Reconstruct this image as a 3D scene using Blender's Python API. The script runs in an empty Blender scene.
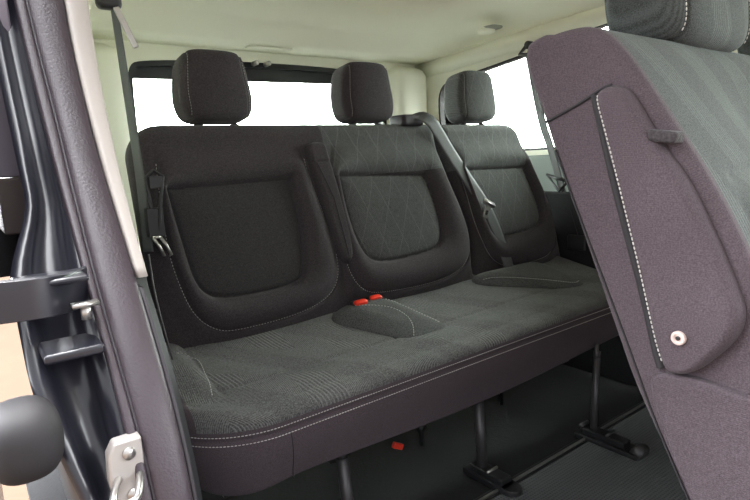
import bpy, bmesh, math, random
import numpy as np
from mathutils import Vector, Matrix
random.seed(4)
D = bpy.data
COL = bpy.context.scene.collection

# ------------------------------------------------------------------ materials
class NT:
    def __init__(s, name):
        s.m = D.materials.new(name); s.m.use_nodes = True
        s.t = s.m.node_tree; s.n = s.t.nodes; s.l = s.t.links
        s.b = s.n['Principled BSDF']
    def node(s, typ, **kw):
        n = s.n.new(typ)
        for k, v in kw.items():
            if k.startswith('i_'):
                n.inputs[int(k[2:]) if k[2:].isdigit() else k[2:].replace('_', ' ')].default_value = v
            else: setattr(n, k, v)
        return n
    def link(s, a, b): s.l.new(a, b)
    def math(s, op, a, b=None, c=None):
        n = s.n.new('ShaderNodeMath'); n.operation = op
        for i, v in enumerate((a, b, c)):
            if v is None: continue
            if isinstance(v, (int, float)): n.inputs[i].default_value = v
            else: s.l.new(v, n.inputs[i])
        return n.outputs[0]
    def mix(s, f, a, b):
        n = s.n.new('ShaderNodeMix'); n.data_type = 'RGBA'
        if isinstance(f, (int, float)): n.inputs[0].default_value = f
        else: s.l.new(f, n.inputs[0])
        for i, v in ((6, a), (7, b)):
            if isinstance(v, tuple): n.inputs[i].default_value = (*v[:3], 1)
            else: s.l.new(v, n.inputs[i])
        return n.outputs[2]

def simple(name, col, rough=.5, metal=0, noise=.0, nscale=40, bump=0, coat=0, spec=.5):
    t = NT(name); b = t.b
    b.inputs['Roughness'].default_value = rough; b.inputs['Metallic'].default_value = metal
    b.inputs['Coat Weight'].default_value = coat; b.inputs['Specular IOR Level'].default_value = spec
    tc = t.node('ShaderNodeTexCoord'); nz = t.node('ShaderNodeTexNoise')
    nz.inputs['Scale'].default_value = nscale; nz.inputs['Detail'].default_value = 4
    t.link(tc.outputs['Object'], nz.inputs['Vector'])
    c2 = tuple(max(0, c * (1 - noise)) for c in col); c1 = tuple(min(1, c * (1 + noise)) for c in col)
    t.link(t.mix(nz.outputs['Fac'], c2, c1), b.inputs['Base Color'])
    if bump:
        bp = t.node('ShaderNodeBump'); bp.inputs['Strength'].default_value = bump; bp.inputs['Distance'].default_value = .002
        t.link(nz.outputs['Fac'], bp.inputs['Height']); t.link(bp.outputs[0], b.inputs['Normal'])
    return t.m

def fabric(name, base, light, pattern=None, plane='xz', rib=.010, strength=.5, sheen=.08, wscale=1.0):
    t = NT(name); b = t.b
    b.inputs['Roughness'].default_value = .92; b.inputs['Specular IOR Level'].default_value = .25
    b.inputs['Sheen Weight'].default_value = sheen; b.inputs['Sheen Roughness'].default_value = .45
    tc = t.node('ShaderNodeTexCoord'); sp = t.node('ShaderNodeSeparateXYZ')
    t.link(tc.outputs['Object'], sp.inputs[0])
    u = sp.outputs[0]; v = sp.outputs[2] if plane == 'xz' else sp.outputs[1]
    if plane == 'yz': u = sp.outputs[1]; v = sp.outputs[2]
    nz = t.node('ShaderNodeTexNoise'); nz.inputs['Scale'].default_value = 330 * wscale; nz.inputs['Detail'].default_value = 3
    t.link(tc.outputs['Object'], nz.inputs['Vector'])
    n2 = t.node('ShaderNodeTexNoise'); n2.inputs['Scale'].default_value = 9; n2.inputs['Detail'].default_value = 5
    t.link(tc.outputs['Object'], n2.inputs['Vector'])
    # woven cells
    w1 = t.math('SINE', t.math('MULTIPLY', u, 1500 * wscale)); w2 = t.math('SINE', t.math('MULTIPLY', v, 1500 * wscale))
    weave = t.math('MULTIPLY', w1, w2)
    h = t.math('ADD', t.math('MULTIPLY', weave, .25), nz.outputs['Fac'])
    fac = t.math('MULTIPLY', t.math('SUBTRACT', nz.outputs['Fac'], .5), 1.9)
    fac = t.math('ADD', fac, t.math('MULTIPLY', weave, .10)); fac = t.math('ADD', fac, .30)
    fac = t.math('ADD', fac, t.math('MULTIPLY', n2.outputs['Fac'], .25))
    def tri(x, period):   # triangle wave 0..1
        return t.math('PINGPONG', t.math('DIVIDE', x, period / 2), 1.0)
    if pattern == 'chevron':
        a = t.math('MULTIPLY', tri(t.math('ADD', u, .013), .17), .11)
        a2 = t.math('MULTIPLY', tri(t.math('ADD', v, t.math('MULTIPLY', u, .6)), .29), .12)
        q = t.math('ADD', t.math('ADD', v, a), t.math('MULTIPLY', a2, 1.0))
        s_ = t.math('SINE', t.math('MULTIPLY', q, 2 * math.pi / rib))
        s_ = t.math('SMOOTH_MAX', s_, -.3, .3)
        m = t.math('MULTIPLY', t.math('ADD', s_, .3), .55 * strength)
        # patches where the ribs fade out
        pt = t.math('SUBTRACT', tri(t.math('ADD', u, t.math('MULTIPLY', v, .9)), .23), .30)
        pt = t.math('MULTIPLY', t.math('MINIMUM', t.math('MAXIMUM', t.math('MULTIPLY', pt, 6), 0), 1), .75)
        pt = t.math('ADD', pt, .25)
        m = t.math('MULTIPLY', m, pt)
        fac = t.math('ADD', fac, m); h = t.math('ADD', h, t.math('MULTIPLY', m, 3))
    if pattern in ('diamond', 'stripes'):
        def lines(k, period, wd, off):
            q = t.math('ADD', t.math('ADD', u, off), t.math('MULTIPLY', v, k))
            d = tri(q, period)
            return t.math('MAXIMUM', t.math('SUBTRACT', 1, t.math('DIVIDE', d, wd)), 0)
        if pattern == 'diamond':
            a = t.math('MAXIMUM', lines(.42, .075, .07, 0), lines(-.42, .075, .07, .02))
            dots = t.math('MULTIPLY', t.math('ADD', t.math('SINE', t.math('MULTIPLY', t.math('ADD', u, v), 900)), 1), .2)
            m = t.math('MULTIPLY', t.math('ADD', t.math('MULTIPLY', a, .8), dots), strength)
        else:
            band = t.math('GREATER_THAN', tri(t.math('ADD', u, t.math('MULTIPLY', v, .35)), .13), .5)
            rr = t.math('ADD', t.math('MULTIPLY', t.math('SINE', t.math('MULTIPLY', u, 2 * math.pi / .0065)), .5), .5)
            m = t.math('MULTIPLY', t.math('ADD', t.math('MULTIPLY', band, rr), lines(.42, .15, .03, .01)), strength)
        fac = t.math('ADD', fac, m); h = t.math('ADD', h, m)
    fac = t.math('MAXIMUM', fac, 0)
    t.link(t.mix(fac, base, light), b.inputs['Base Color'])
    bp = t.node('ShaderNodeBump'); bp.inputs['Strength'].default_value = .55; bp.inputs['Distance'].default_value = .0012
    t.link(h, bp.inputs['Height']); t.link(bp.outputs[0], b.inputs['Normal'])
    return t.m

M = {}
M['plain'] = fabric('plain_dark_cloth', (.027, .023, .026), (.072, .063, .068))
M['side'] = fabric('mauve_grey_cloth', (.054, .042, .049), (.112, .088, .101), wscale=1.7)
M['insert'] = fabric('ribbed_insert_cloth', (.028, .028, .028), (.112, .117, .116), 'diamond', strength=.50)
M['top'] = fabric('diamond_back_cloth', (.028, .028, .028), (.118, .124, .122), 'diamond', strength=.60)
M['cushion'] = fabric('wave_ribbed_cushion_cloth', (.030, .029, .030), (.184, .184, .182), 'chevron', plane='xy', rib=.0075, strength=.7)
M['front2'] = fabric('striped_seat_cloth', (.027, .030, .030), (.100, .114, .111), 'stripes', strength=.42, wscale=1.6)
M['thread'] = simple('pale_thread', (.62, .60, .58), .8)
M['thread_dim'] = simple('grey_thread', (.30, .29, .29), .8)
M['piping'] = simple('dark_piping', (.022, .020, .023), .8)
M['cream'] = simple('cream_trim_plastic', (.80, .80, .67), .55, noise=.03, nscale=300, bump=.15)
M['cream_edge'] = simple('pale_pinkish_trim_plastic', (.40, .36, .33), .5, noise=.03, nscale=200, bump=.1)
M['headliner'] = simple('headliner_felt', (.88, .88, .74), .95, noise=.06, nscale=500, bump=.4)
M['lowtrim'] = simple('grey_green_lower_trim', (.20, .235, .22), .6, noise=.04, nscale=200)
M['blackplastic'] = simple('black_plastic', (.018, .018, .02), .45, noise=.1, nscale=200, bump=.1)
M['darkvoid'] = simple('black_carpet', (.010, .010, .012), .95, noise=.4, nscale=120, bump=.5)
M['rubber'] = simple('mauve_black_rubber_seal', (.047, .035, .043), .45, noise=.12, nscale=260, bump=.35)
M['rubber2'] = simple('dark_rubber', (.03, .025, .03), .62, noise=.1, nscale=200, bump=.2)
M['paint'] = simple('dark_blue_black_paint', (.013, .013, .020), .30, noise=.10, nscale=8, coat=.3)
M['paintlight'] = simple('grey_painted_jamb', (.22, .20, .23), .35, noise=.08, nscale=20, coat=.6)
M['steel'] = simple('bright_steel', (.50, .48, .46), .34, metal=.9, noise=.08, nscale=60)
M['zinc'] = simple('pale_zinc_plate', (.42, .39, .37), .42, metal=.3, noise=.06, nscale=50)
M['legsteel'] = simple('grey_powder_coated_steel', (.10, .095, .10), .4, metal=.5, noise=.05)
M['red'] = simple('red_release_plastic', (.85, .045, .02), .35)
M['webbing'] = simple('grey_belt_webbing', (.085, .092, .095), .6, noise=.2, nscale=700, bump=.3)
M['webblack'] = simple('black_belt_webbing', (.022, .022, .024), .6, noise=.2, nscale=700, bump=.3)
M['post'] = simple('black_steel_post', (.03, .03, .033), .3, metal=.4)
M['ground'] = simple('beige_concrete', (.050, .035, .026), .9, noise=.15, nscale=3, bump=.2, spec=0)
M['button'] = simple('pale_pink_snap_plastic', (.66, .52, .48), .4)
M['frame'] = simple('black_window_frame', (.02, .024, .026), .3, noise=.1)

def mat_floor():
    t = NT('ribbed_grey_rubber_mat'); b = t.b
    b.inputs['Roughness'].default_value = .6
    tc = t.node('ShaderNodeTexCoord'); sp = t.node('ShaderNodeSeparateXYZ'); t.link(tc.outputs['Object'], sp.inputs[0])
    a = t.math('SINE', t.math('MULTIPLY', sp.outputs[0], 2 * math.pi / .009)); c = t.math('SINE', t.math('MULTIPLY', sp.outputs[1], 2 * math.pi / .009))
    g = t.math('MAXIMUM', a, c)
    f = t.math('MULTIPLY', t.math('ADD', g, 1), .5)
    t.link(t.mix(f, (.05, .053, .06), (.12, .128, .135)), b.inputs['Base Color'])
    bp = t.node('ShaderNodeBump'); bp.inputs['Strength'].default_value = .6; bp.inputs['Distance'].default_value = .002
    t.link(g, bp.inputs['Height']); t.link(bp.outputs[0], b.inputs['Normal'])
    return t.m
M['floor'] = mat_floor()

def mat_glass(name, col):
    t = NT(name); t.n.remove(t.b)
    tr = t.node('ShaderNodeBsdfTransparent'); tr.inputs[0].default_value = (*col, 1)
    gl = t.node('ShaderNodeBsdfGlossy'); gl.inputs['Roughness'].default_value = .02
    fr = t.node('ShaderNodeFresnel'); fr.inputs[0].default_value = 1.45
    mx = t.node('ShaderNodeMixShader')
    t.link(fr.outputs[0], mx.inputs[0]); t.link(tr.outputs[0], mx.inputs[1]); t.link(gl.outputs[0], mx.inputs[2])
    t.link(mx.outputs[0], t.n['Material Output'].inputs[0])
    return t.m
M['glass'] = mat_glass('green_tinted_window_glass', (.88, .92, .87))
M['glass_door'] = mat_glass('pale_door_glass', (.050, .044, .056))

# ------------------------------------------------------------------ object helpers
def root(name, loc, label, cat, group=None):
    o = D.objects.new(name, None); COL.objects.link(o); o.location = loc
    o.empty_display_size = .05
    o['label'] = label; o['category'] = cat
    if group: o['group'] = group
    return o
def wloc(o):
    v = Vector((0, 0, 0))
    while o is not None: v += o.location; o = o.parent
    return v
def mesh(name, verts, faces, mats, parent=None, smooth=True, mi=None, label=None, bevel=0, auto=None, solid=0, subsurf=0):
    """verts in world coordinates"""
    off = wloc(parent) if parent else Vector((0, 0, 0))
    me = D.meshes.new(name)
    me.from_pydata([(v[0] - off.x, v[1] - off.y, v[2] - off.z) for v in verts], [], [tuple(int(i) for i in f) for f in faces])
    if not isinstance(mats, (list, tuple)): mats = [mats]
    for m in mats: me.materials.append(m)
    if mi is not None: me.polygons.foreach_set('material_index', [int(i) for i in mi])
    me.polygons.foreach_set('use_smooth', [smooth] * len(me.polygons))
    me.update()
    bm = bmesh.new(); bm.from_mesh(me); bmesh.ops.recalc_face_normals(bm, faces=bm.faces); bm.to_mesh(me); bm.free()
    o = D.objects.new(name, me); COL.objects.link(o)
    if parent: o.parent = parent
    if label: o['label'] = label
    if bevel:
        b = o.modifiers.new('bevel', 'BEVEL'); b.width = bevel; b.segments = 3; b.limit_method = 'ANGLE'; b.angle_limit = math.radians(35)
        for p in me.polygons: p.use_smooth = True
        w = o.modifiers.new('wn', 'WEIGHTED_NORMAL'); w.keep_sharp = True
    if subsurf:
        s = o.modifiers.new('sub', 'SUBSURF'); s.levels = subsurf; s.render_levels = subsurf
    return o
def struct(o):
    o['kind'] = 'structure'; return o
def tag(o, label, cat, group=None):
    o['label'] = label; o['category'] = cat
    if group: o['group'] = group
    return o

class Geo:
    """collects several shapes for one mesh"""
    def __init__(s): s.v = []; s.f = []; s.m = []
    def add(s, v, f, mi=0):
        k = len(s.v); s.v += [tuple(p) for p in v]; s.f += [tuple(i + k for i in q) for q in f]; s.m += [mi] * len(f); return s
    def box(s, a, b, mi=0, rot=None, piv=None):
        x0, y0, z0 = a; x1, y1, z1 = b
        v = [Vector(p) for p in ((x0,y0,z0),(x1,y0,z0),(x1,y1,z0),(x0,y1,z0),(x0,y0,z1),(x1,y0,z1),(x1,y1,z1),(x0,y1,z1))]
        if rot is not None:
            piv = Vector(piv) if piv else sum(v, Vector()) / 8
            v = [rot @ (p - piv) + piv for p in v]
        return s.add(v, [(0,3,2,1),(4,5,6,7),(0,1,5,4),(1,2,6,5),(2,3,7,6),(3,0,4,7)], mi)
    def tube(s, pts, r, n=10, mi=0, closed=False, flat=None):
        pts = [Vector(p) for p in pts]; N = len(pts); v = []; f = []
        up = None
        for i, p in enumerate(pts):
            if closed: d = pts[(i + 1) % N] - pts[i - 1]
            else: d = pts[min(i + 1, N - 1)] - pts[max(i - 1, 0)]
            d.normalize()
            if up is None: up = d.orthogonal().normalized()
            up = (up - d * up.dot(d)).normalized(); sd = d.cross(up)
            rr = r[i] if isinstance(r, (list, tuple)) else r
            for k in range(n):
                a = 2 * math.pi * k / n
                v.append(p + (up * math.cos(a) + sd * math.sin(a)) * rr)
        for i in range(N if closed else N - 1):
            j = (i + 1) % N
            for k in range(n):
                f.append((i*n+k, i*n+(k+1)%n, j*n+(k+1)%n, j*n+k))
        if not closed:
            f.append(tuple(range(n - 1, -1, -1))); f.append(tuple(range((N-1)*n, N*n)))
        return s.add(v, f, mi)
    def cyl(s, a, b, r, n=20, mi=0, r2=None):
        return s.tube([a, b], [r, r2 if r2 is not None else r], n, mi)
    def prism(s, poly, axis, lo, hi, mi=0):
        """poly list of 2-D points; axis normal 'x','y','z'"""
        def P(p, t): return {'x': (t, p[0], p[1]), 'y': (p[0], t, p[1]), 'z': (p[0], p[1], t)}[axis]
        n = len(poly); v = [P(p, lo) for p in poly] + [P(p, hi) for p in poly]
        f = [tuple(range(n - 1, -1, -1)), tuple(range(n, 2*n))] + [(i, (i+1) % n, n + (i+1) % n, n + i) for i in range(n)]
        return s.add(v, f, mi)
    def build(s, name, mats, parent=None, **kw):
        return mesh(name, s.v, s.f, mats, parent, mi=s.m if len(set(s.m)) > 1 else None, **kw)

def grid_faces(nu, nv, off=0, closeu=False):
    f = []
    for j in range(nv - 1):
        for i in range(nu if closeu else nu - 1):
            i2 = (i + 1) % nu
            f.append((off + j*nu + i, off + j*nu + i2, off + (j+1)*nu + i2, off + (j+1)*nu + i))
    return f
def chaikin(p, it=3, closed=False):
    p = [tuple(map(float, q)) for q in p]
    for _ in range(it):
        q = []
        n = len(p); rng = range(n) if closed else range(n - 1)
        if not closed: q.append(p[0])
        for i in rng:
            a = np.array(p[i]); b = np.array(p[(i + 1) % n])
            q.append(tuple(.75*a + .25*b)); q.append(tuple(.25*a + .75*b))
        if not closed: q.append(p[-1])
        p = q
    return p
def resample(p, step):
    p = np.array(p, float); d = np.r_[0, np.cumsum(np.linalg.norm(np.diff(p, axis=0), axis=1))]
    n = max(2, int(d[-1] / step)); t = np.linspace(0, d[-1], n)
    return np.stack([np.interp(t, d, p[:, k]) for k in range(p.shape[1])], 1)
def smoothstep(a, b, x):
    t = np.clip((x - a) / (b - a), 0, 1); return t * t * (3 - 2 * t)
def sdf_poly(poly, x, z):
    P = np.array(poly, float); x = np.asarray(x, float); z = np.asarray(z, float)
    d = np.full(x.shape, 1e9); s = np.ones(x.shape)
    n = len(P)
    for i in range(n):
        a = P[i]; b = P[i - 1]
        ex, ez = b[0] - a[0], b[1] - a[1]; wx, wz = x - a[0], z - a[1]
        t = np.clip((wx*ex + wz*ez) / (ex*ex + ez*ez), 0, 1)
        d = np.minimum(d, (wx - ex*t)**2 + (wz - ez*t)**2)
        c1 = z >= a[1]; c2 = z < b[1]; c3 = ex*wz > ez*wx
        flip = (c1 & c2 & c3) | (~c1 & ~c2 & ~c3)
        s = np.where(flip, -s, s)
    return s * np.sqrt(d)
def stitches(geo, pts, r=.0009, dash=.0065, gap=.0035, mi=0):
    p = resample(pts, .001); n = len(p); i = 0; L = int(dash*1000); G = max(2, int(gap*1000))
    while i + L < n:
        a, m, b = Vector(p[i]), Vector(p[i + L//2]), Vector(p[i + L])
        geo.tube([a, m, b], [r*.6, r, r*.6], 5, mi); i += L + G
def edge(d, R):
    t = np.clip(d / R, 0, 1); return np.sqrt(np.clip(1 - (1 - t)**2, 0, 1))
def cosgrid(n, k=.5):
    t = np.linspace(0, 1, n); return (1-k)*t + k*(.5 - .5*np.cos(math.pi*t))

class Panel:
    """upholstered panel: plane with origin O, axes U,V,N; outline x0(v)..x1(v), v0..v1; front relief disp(u,v)"""
    def __init__(s, O, U, V, N, x0, x1, v0, v1, Hf, Hb, R, disp=None, rc=.05, rcb=None, nu=120, nv=120, Rv=None, kc=.45):
        s.O, s.U, s.V, s.N = [np.array(q, float) for q in (O, U, V, N)]
        s.x0 = x0 if callable(x0) else (lambda v, c=x0: c + 0*v); s.x1 = x1 if callable(x1) else (lambda v, c=x1: c + 0*v)
        s.v0, s.v1, s.Hf, s.Hb, s.R = v0, v1, Hf, Hb, R
        s.disp = disp; s.rc = rc if isinstance(rc, tuple) else (rc, rc); s.rcb = rcb if isinstance(rcb, tuple) else ((rcb if rcb is not None else .02),)*2
        s.nu, s.nv, s.kc = nu, nv, kc; s.Rv = Rv or R
    def ext(s, v):
        def inset(r, v, top):
            if r <= 0: return 0*v
            t = (v - (s.v1 - r)) if top else ((s.v0 + r) - v)
            t = np.clip(t, 0, r); return r - np.sqrt(np.clip(r*r - t*t, 0, None))
        a = s.x0(v) + inset(s.rc[0], v, True) + inset(s.rcb[0], v, False)
        b = s.x1(v) - inset(s.rc[1], v, True) - inset(s.rcb[1], v, False)
        return a, b
    soft = False
    def h(s, u, v):
        a, b = s.ext(v); m = edge(np.minimum(u - a, b - u), s.R) * edge(np.minimum(v - s.v0, s.v1 - v), s.Rv)
        if s.soft: m = .5*m + .5*smoothstep(0, s.R*1.6, np.minimum(u - a, b - u))*smoothstep(0, s.Rv*1.4, np.minimum(v - s.v0, s.v1 - v))
        h = s.Hf * m
        if s.disp is not None: h = h + s.disp(u, v) * np.clip(m * 1.3 - .3, 0, 1)
        return h
    def pt(s, u, v, lift=0):
        u = np.atleast_1d(np.asarray(u, float)); v = np.atleast_1d(np.asarray(v, float))
        h = s.h(u, v) + lift
        return s.O + u[:, None]*s.U + v[:, None]*s.V + h[:, None]*s.N
    def build(s, name, mats, parent, matfn=None, **kw):
        t = cosgrid(s.nu, s.kc); w = s.v0 + (s.v1 - s.v0) * cosgrid(s.nv, s.kc)
        a, b = s.ext(w); u = a[:, None] + (b - a)[:, None]*t[None]; v = np.repeat(w[:, None], s.nu, 1)
        F = s.pt(u.ravel(), v.ravel())
        m = edge(np.minimum(u - a[:, None], b[:, None] - u), s.R) * edge(np.minimum(v - s.v0, s.v1 - v), s.Rv)
        B = s.O + u.ravel()[:, None]*s.U + v.ravel()[:, None]*s.V - (s.Hb*m).ravel()[:, None]*s.N - .0005*s.N
        f = grid_faces(s.nu, s.nv); n = s.nu*s.nv
        fb = [tuple(i + n for i in q[::-1]) for q in f]
        # rim
        rim = [i for i in range(s.nu)] + [j*s.nu + s.nu - 1 for j in range(1, s.nv)] + [(s.nv-1)*s.nu + i for i in range(s.nu-2, -1, -1)] + [j*s.nu for j in range(s.nv-2, 0, -1)]
        fr = [(rim[i], rim[(i+1) % len(rim)], rim[(i+1) % len(rim)] + n, rim[i] + n) for i in range(len(rim))]
        mi = None
        if matfn:
            uc = (u[:-1, :-1] + u[1:, 1:])/2; vc = (v[:-1, :-1] + v[1:, 1:])/2
            q = matfn(uc, vc).ravel().astype(int); mi = list(q) + [0]*len(fb) + [0]*len(fr)
        return mesh(name, np.vstack([F, B]), f + fb + fr, mats, parent, mi=mi, **kw)
    def line(s, uv, lift=.0006, step=.004):
        p = resample(uv, step); return s.pt(p[:, 0], p[:, 1], lift)

def blob(name, c, hx, hy, hz, mat, parent, e=5, n=24, taper=None, rot=None, **kw):
    """rounded box; superquadric from a subdivided cube"""
    t = np.tan(np.linspace(-1, 1, n) * math.pi/4); vs = []; idx = {}; f = []
    def vid(p):
        k = tuple(np.round(p, 5))
        if k not in idx: idx[k] = len(vs); vs.append(p)
        return idx[k]
    for ax in range(3):
        for sg in (-1, 1):
            for i in range(n-1):
                for j in range(n-1):
                    q = []
                    for a, b in ((i, j), (i+1, j), (i+1, j+1), (i, j+1)):
                        p = [0, 0, 0]; p[ax] = sg; p[(ax+1) % 3] = t[a]; p[(ax+2) % 3] = t[b]; q.append(vid(tuple(p)))
                    f.append(q if sg > 0 else q[::-1])
    V = np.array(vs, float); V /= (np.abs(V)**e).sum(1, keepdims=True)**(1/e)
    P = V * np.array([hx, hy, hz])
    if taper is not None: P = taper(P, V)
    if rot is not None: P = P @ np.array(rot).T
    P += np.array(c)
    return mesh(name, P, f, mat, parent, **kw)

# ------------------------------------------------------------------ the rear bench
T = .22; ct = 1/math.sqrt(1+T*T); st = T*ct
BU, BV, BN = (1, 0, 0), (0, st, ct), (0, -ct, st)
HF = .050
Y0 = -.06 - T*(.97 - .40)            # front plane at z = .40
BO = (0, Y0 + HF*ct, .40 - HF*st)    # mid plane
def zv(z): return (z - .40) / ct
def Z2(poly): return chaikin([(x, zv(z)) for x, z in poly], 2)

bench = root('rear_bench_seat', (0, -.1, 0), 'dark grey cloth three-seat rear bench with three headrests, under the rear window', 'car seat')

OUT1 = Z2([(-.66,.97),(-.672,.72),(-.66,.62),(-.635,.535),(-.585,.492),(-.53,.484),(-.39,.487),(-.285,.505),(-.228,.545),(-.212,.61),(-.225,.71),(-.258,.84),(-.275,.97)])
INS1 = Z2([(-.650,.840),(-.632,.694),(-.622,.62),(-.60,.583),(-.56,.567),(-.46,.563),(-.36,.570),(-.325,.59),(-.312,.692),(-.318,.846)])
OUT2 = Z2([(-.16,.97),(-.20,.80),(-.19,.62),(-.175,.55),(-.14,.507),(-.08,.494),(.10,.488),(.22,.50),(.29,.53),(.325,.59),(.325,.66),(.305,.76),(.27,.86),(.24,.97)])
INS2 = Z2([(-.165,.845),(-.155,.72),(-.135,.64),(-.105,.597),(-.05,.580),(.12,.585),(.175,.60),(.20,.64),(.20,.70),(.178,.80),(.158,.828)])
OUT3 = Z2([(.30,.97),(.335,.80),(.37,.62),(.40,.53),(.46,.49),(.53,.480),(.68,.483),(.75,.50),(.785,.55),(.785,.62),(.755,.76),(.70,.90),(.67,.97)])
INS3 = Z2([(.345,.835),(.385,.73),(.41,.64),(.435,.602),(.48,.588),(.66,.600),(.71,.62),(.722,.66),(.70,.75),(.665,.828)])

def sculpt(specs):
    def f(u, v):
        tot = np.zeros(u.shape)
        for O_, I_, amp in specs:
            so = sdf_poly(O_, u, v); si = sdf_poly(I_, u, v)
            fade = 1 - smoothstep(zv(.85), zv(.95), v)
            ring = (si > 0) & (so < 0)
            t = np.where(ring, si / np.maximum(si - so, 1e-6), 0)
            d = np.where(ring, amp * np.sin(math.pi*np.clip(t, 0, 1))**.75, 0)*fade
            d += np.where(si <= 0, .010*(1 - np.exp(np.minimum(si, 0)/.03)) - .004, 0)
            d -= .0065*np.exp(-(si/.0055)**2) * np.where(v > zv(.80), .55, 1)
            inter = np.clip(1 - np.abs(u - (min(p[0] for p in O_)+max(p[0] for p in O_))/2)/.27, 0, 1)
            d -= .005*np.exp(-(so/.004)**2)*fade
            tot += d
        return tot
    return f
# double backrest (seats one and two share one frame); its top edge continues across
def drop(u, v):   # the cloth falls back between and below the bolsters
    so = np.minimum(sdf_poly(OUT1, u, v), sdf_poly(OUT2, u, v))
    return -.016*smoothstep(0, .05, so)*(1 - smoothstep(zv(.84), zv(.94), v))
f12 = sculpt([(OUT1, INS1, .022), (OUT2, INS2, .022)])
B1 = Panel(BO, BU, BV, BN, -.716, lambda v: .262 + .075*(1 - smoothstep(zv(.60), zv(.90), v)), zv(.40), zv(1.002), HF, .055, .040,
           disp=lambda u, v: f12(u, v) + drop(u, v), rc=(.085, .02), rcb=.03, nu=430, nv=260)
def mf1(u, v):
    r = np.zeros(u.shape); r[(v > zv(.842)) & (u > -.195)] = 2
    r[sdf_poly(INS1, u, v) < 0] = 1
    r[sdf_poly(INS2, u, v) < 0] = 3
    return r
M['insert_plain'] = fabric('fine_woven_insert_cloth', (.022, .021, .022), (.062, .060, .061), 'diamond', strength=.05)
b1 = B1.build('backrest', [M['plain'], M['insert_plain'], M['top'], M['insert']], bench, mf1)
f3 = sculpt([(OUT3, INS3, .022)])
B3 = Panel(BO, BU, BV, BN, lambda v: .272 + .075*(1 - smoothstep(zv(.60), zv(.90), v)), lambda v: .70 + .135*(1 - smoothstep(zv(.50), zv(.97), v)), zv(.40), zv(1.000), HF, .055, .040,
           disp=lambda u, v: f3(u, v) - .014*smoothstep(0, .05, sdf_poly(OUT3, u, v))*(1 - smoothstep(zv(.84), zv(.94), v)), rc=(.02, .075), rcb=.03, nu=250, nv=260)
def mf3(u, v):
    r = np.zeros(u.shape); r[v > zv(.835)] = 1
    r[(u > .665) & (v < zv(.93))] = 0
    r[sdf_poly(INS3, u, v) < 0] = 1
    return r
b3 = B3.build('backrest', [M['plain'], M['top']], bench, mf3)
def uline(panel, poly, z_hi, step=.003, lo=None):
    p = resample(list(poly) + [poly[0]], .004)[:-1]; lo = p[:, 1] < zv(z_hi); k0 = [i for i in range(len(p)) if lo[i] and not lo[i-1]][0]
    p = np.roll(p, -k0, 0); p = p[p[:, 1] < zv(z_hi)]
    return panel.line([tuple(q) for q in p], .0018)
g = Geo(); stitches(g, uline(B1, OUT1, .90), r=.0008, dash=.005, gap=.003); g.build('stitching', M['thread'], b1)
g = Geo(); stitches(g, uline(B1, OUT2, .80), r=.0008, dash=.005, gap=.003); g.build('stitching', M['thread'], b1)
g = Geo(); stitches(g, uline(B3, OUT3, .90), r=.0008, dash=.005, gap=.003); g.build('stitching', M['thread'], b3)

# narrow folded armrest between seats one and two
ARM = [(-.258,.880),(-.238,.78),(-.230,.70),(-.222,.64),(-.205,.600),(-.185,.592),(-.168,.606),(-.160,.66),(-.166,.74),(-.178,.83),(-.188,.90),(-.192,.935),(-.215,.945),(-.250,.938),(-.262,.925)]
def interp_edges(poly, lo, hi, n):
    P = np.array(chaikin(poly, 2, True)); zs = np.linspace(P[:, 1].min() + 1e-4, P[:, 1].max() - 1e-4, n); a = []; b = []
    for z in zs:
        xs = []
        for i in range(len(P)):
            p, q = P[i], P[(i+1) % len(P)]
            if (p[1] - z)*(q[1] - z) <= 0 and p[1] != q[1]: xs.append(p[0] + (z - p[1])/(q[1] - p[1])*(q[0] - p[0]))
        a.append(min(xs)); b.append(max(xs))
    return zs, np.array(a), np.array(b)
zs, xa, xb = interp_edges(ARM, 0, 1, 60)
vs = zv(zs)
PA = Panel((BO[0], BO[1] - .036*ct, BO[2] + .036*st), BU, BV, BN, lambda v: np.interp(v, vs, xa), lambda v: np.interp(v, vs, xb), vs[0], vs[-1], .036, .03, .016,
           disp=lambda u, v: -.004*np.exp(-((v - zv(.882))/.003)**2) , rc=0, rcb=0, nu=30, nv=110, Rv=.02)
arm = PA.build('folded_armrest', M['plain'], bench)
g = Geo(); g.tube(PA.line([(-.240, zv(.88)), (-.205, zv(.78)), (-.195, zv(.68)), (-.19, zv(.62))], .0004), .0011, 6); g.build('piping', M['piping'], arm)

# cushion ------------------------------------------------------
CX0, CX1 = -.785, .83
def cush_top(x, y):
    z = .498 + .2*y
    z = z + .010*np.exp(-((y + .43)/.05)**2)
    for cx, w in ((-.49, .24), (.12, .2), (.52, .1)): z = z - .006*np.exp(-((x - cx)/(w*.6))**2)*np.exp(-((y + .24)/.09)**2)
    z = z - .0045*np.exp(-((y + .35 - .01*np.sin(x*3))/.0045)**2)*smoothstep(-.70, -.66, x)
    # raised hip bolster at the near end
    z = z + .018*smoothstep(-.650, -.705, x)*smoothstep(-.41, -.33, y)
    z = z - .005*np.exp(-((x + .668 + .02*(y + .30))/.005)**2)*smoothstep(-.41, -.37, y)
    z = z + .010*smoothstep(.72, .80, x)
    return z
def yfront(x): 
    r = .19; d = np.clip(x - CX0, 0, r); q = r - np.sqrt(np.clip(r*r - (r - d)**2, 0, None))
    r2 = .06; d2 = np.clip(CX1 - x, 0, r2); q2 = r2 - np.sqrt(np.clip(r2*r2 - (r2 - d2)**2, 0, None))
    return -.502 + q*.95 + q2
def zbot(x):
    return .252 - .012*np.cos(x*4) + .045*np.exp(-((x + .80)/.04)**2) - .014*np.exp(-((x+.68)/.07)**2)
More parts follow.
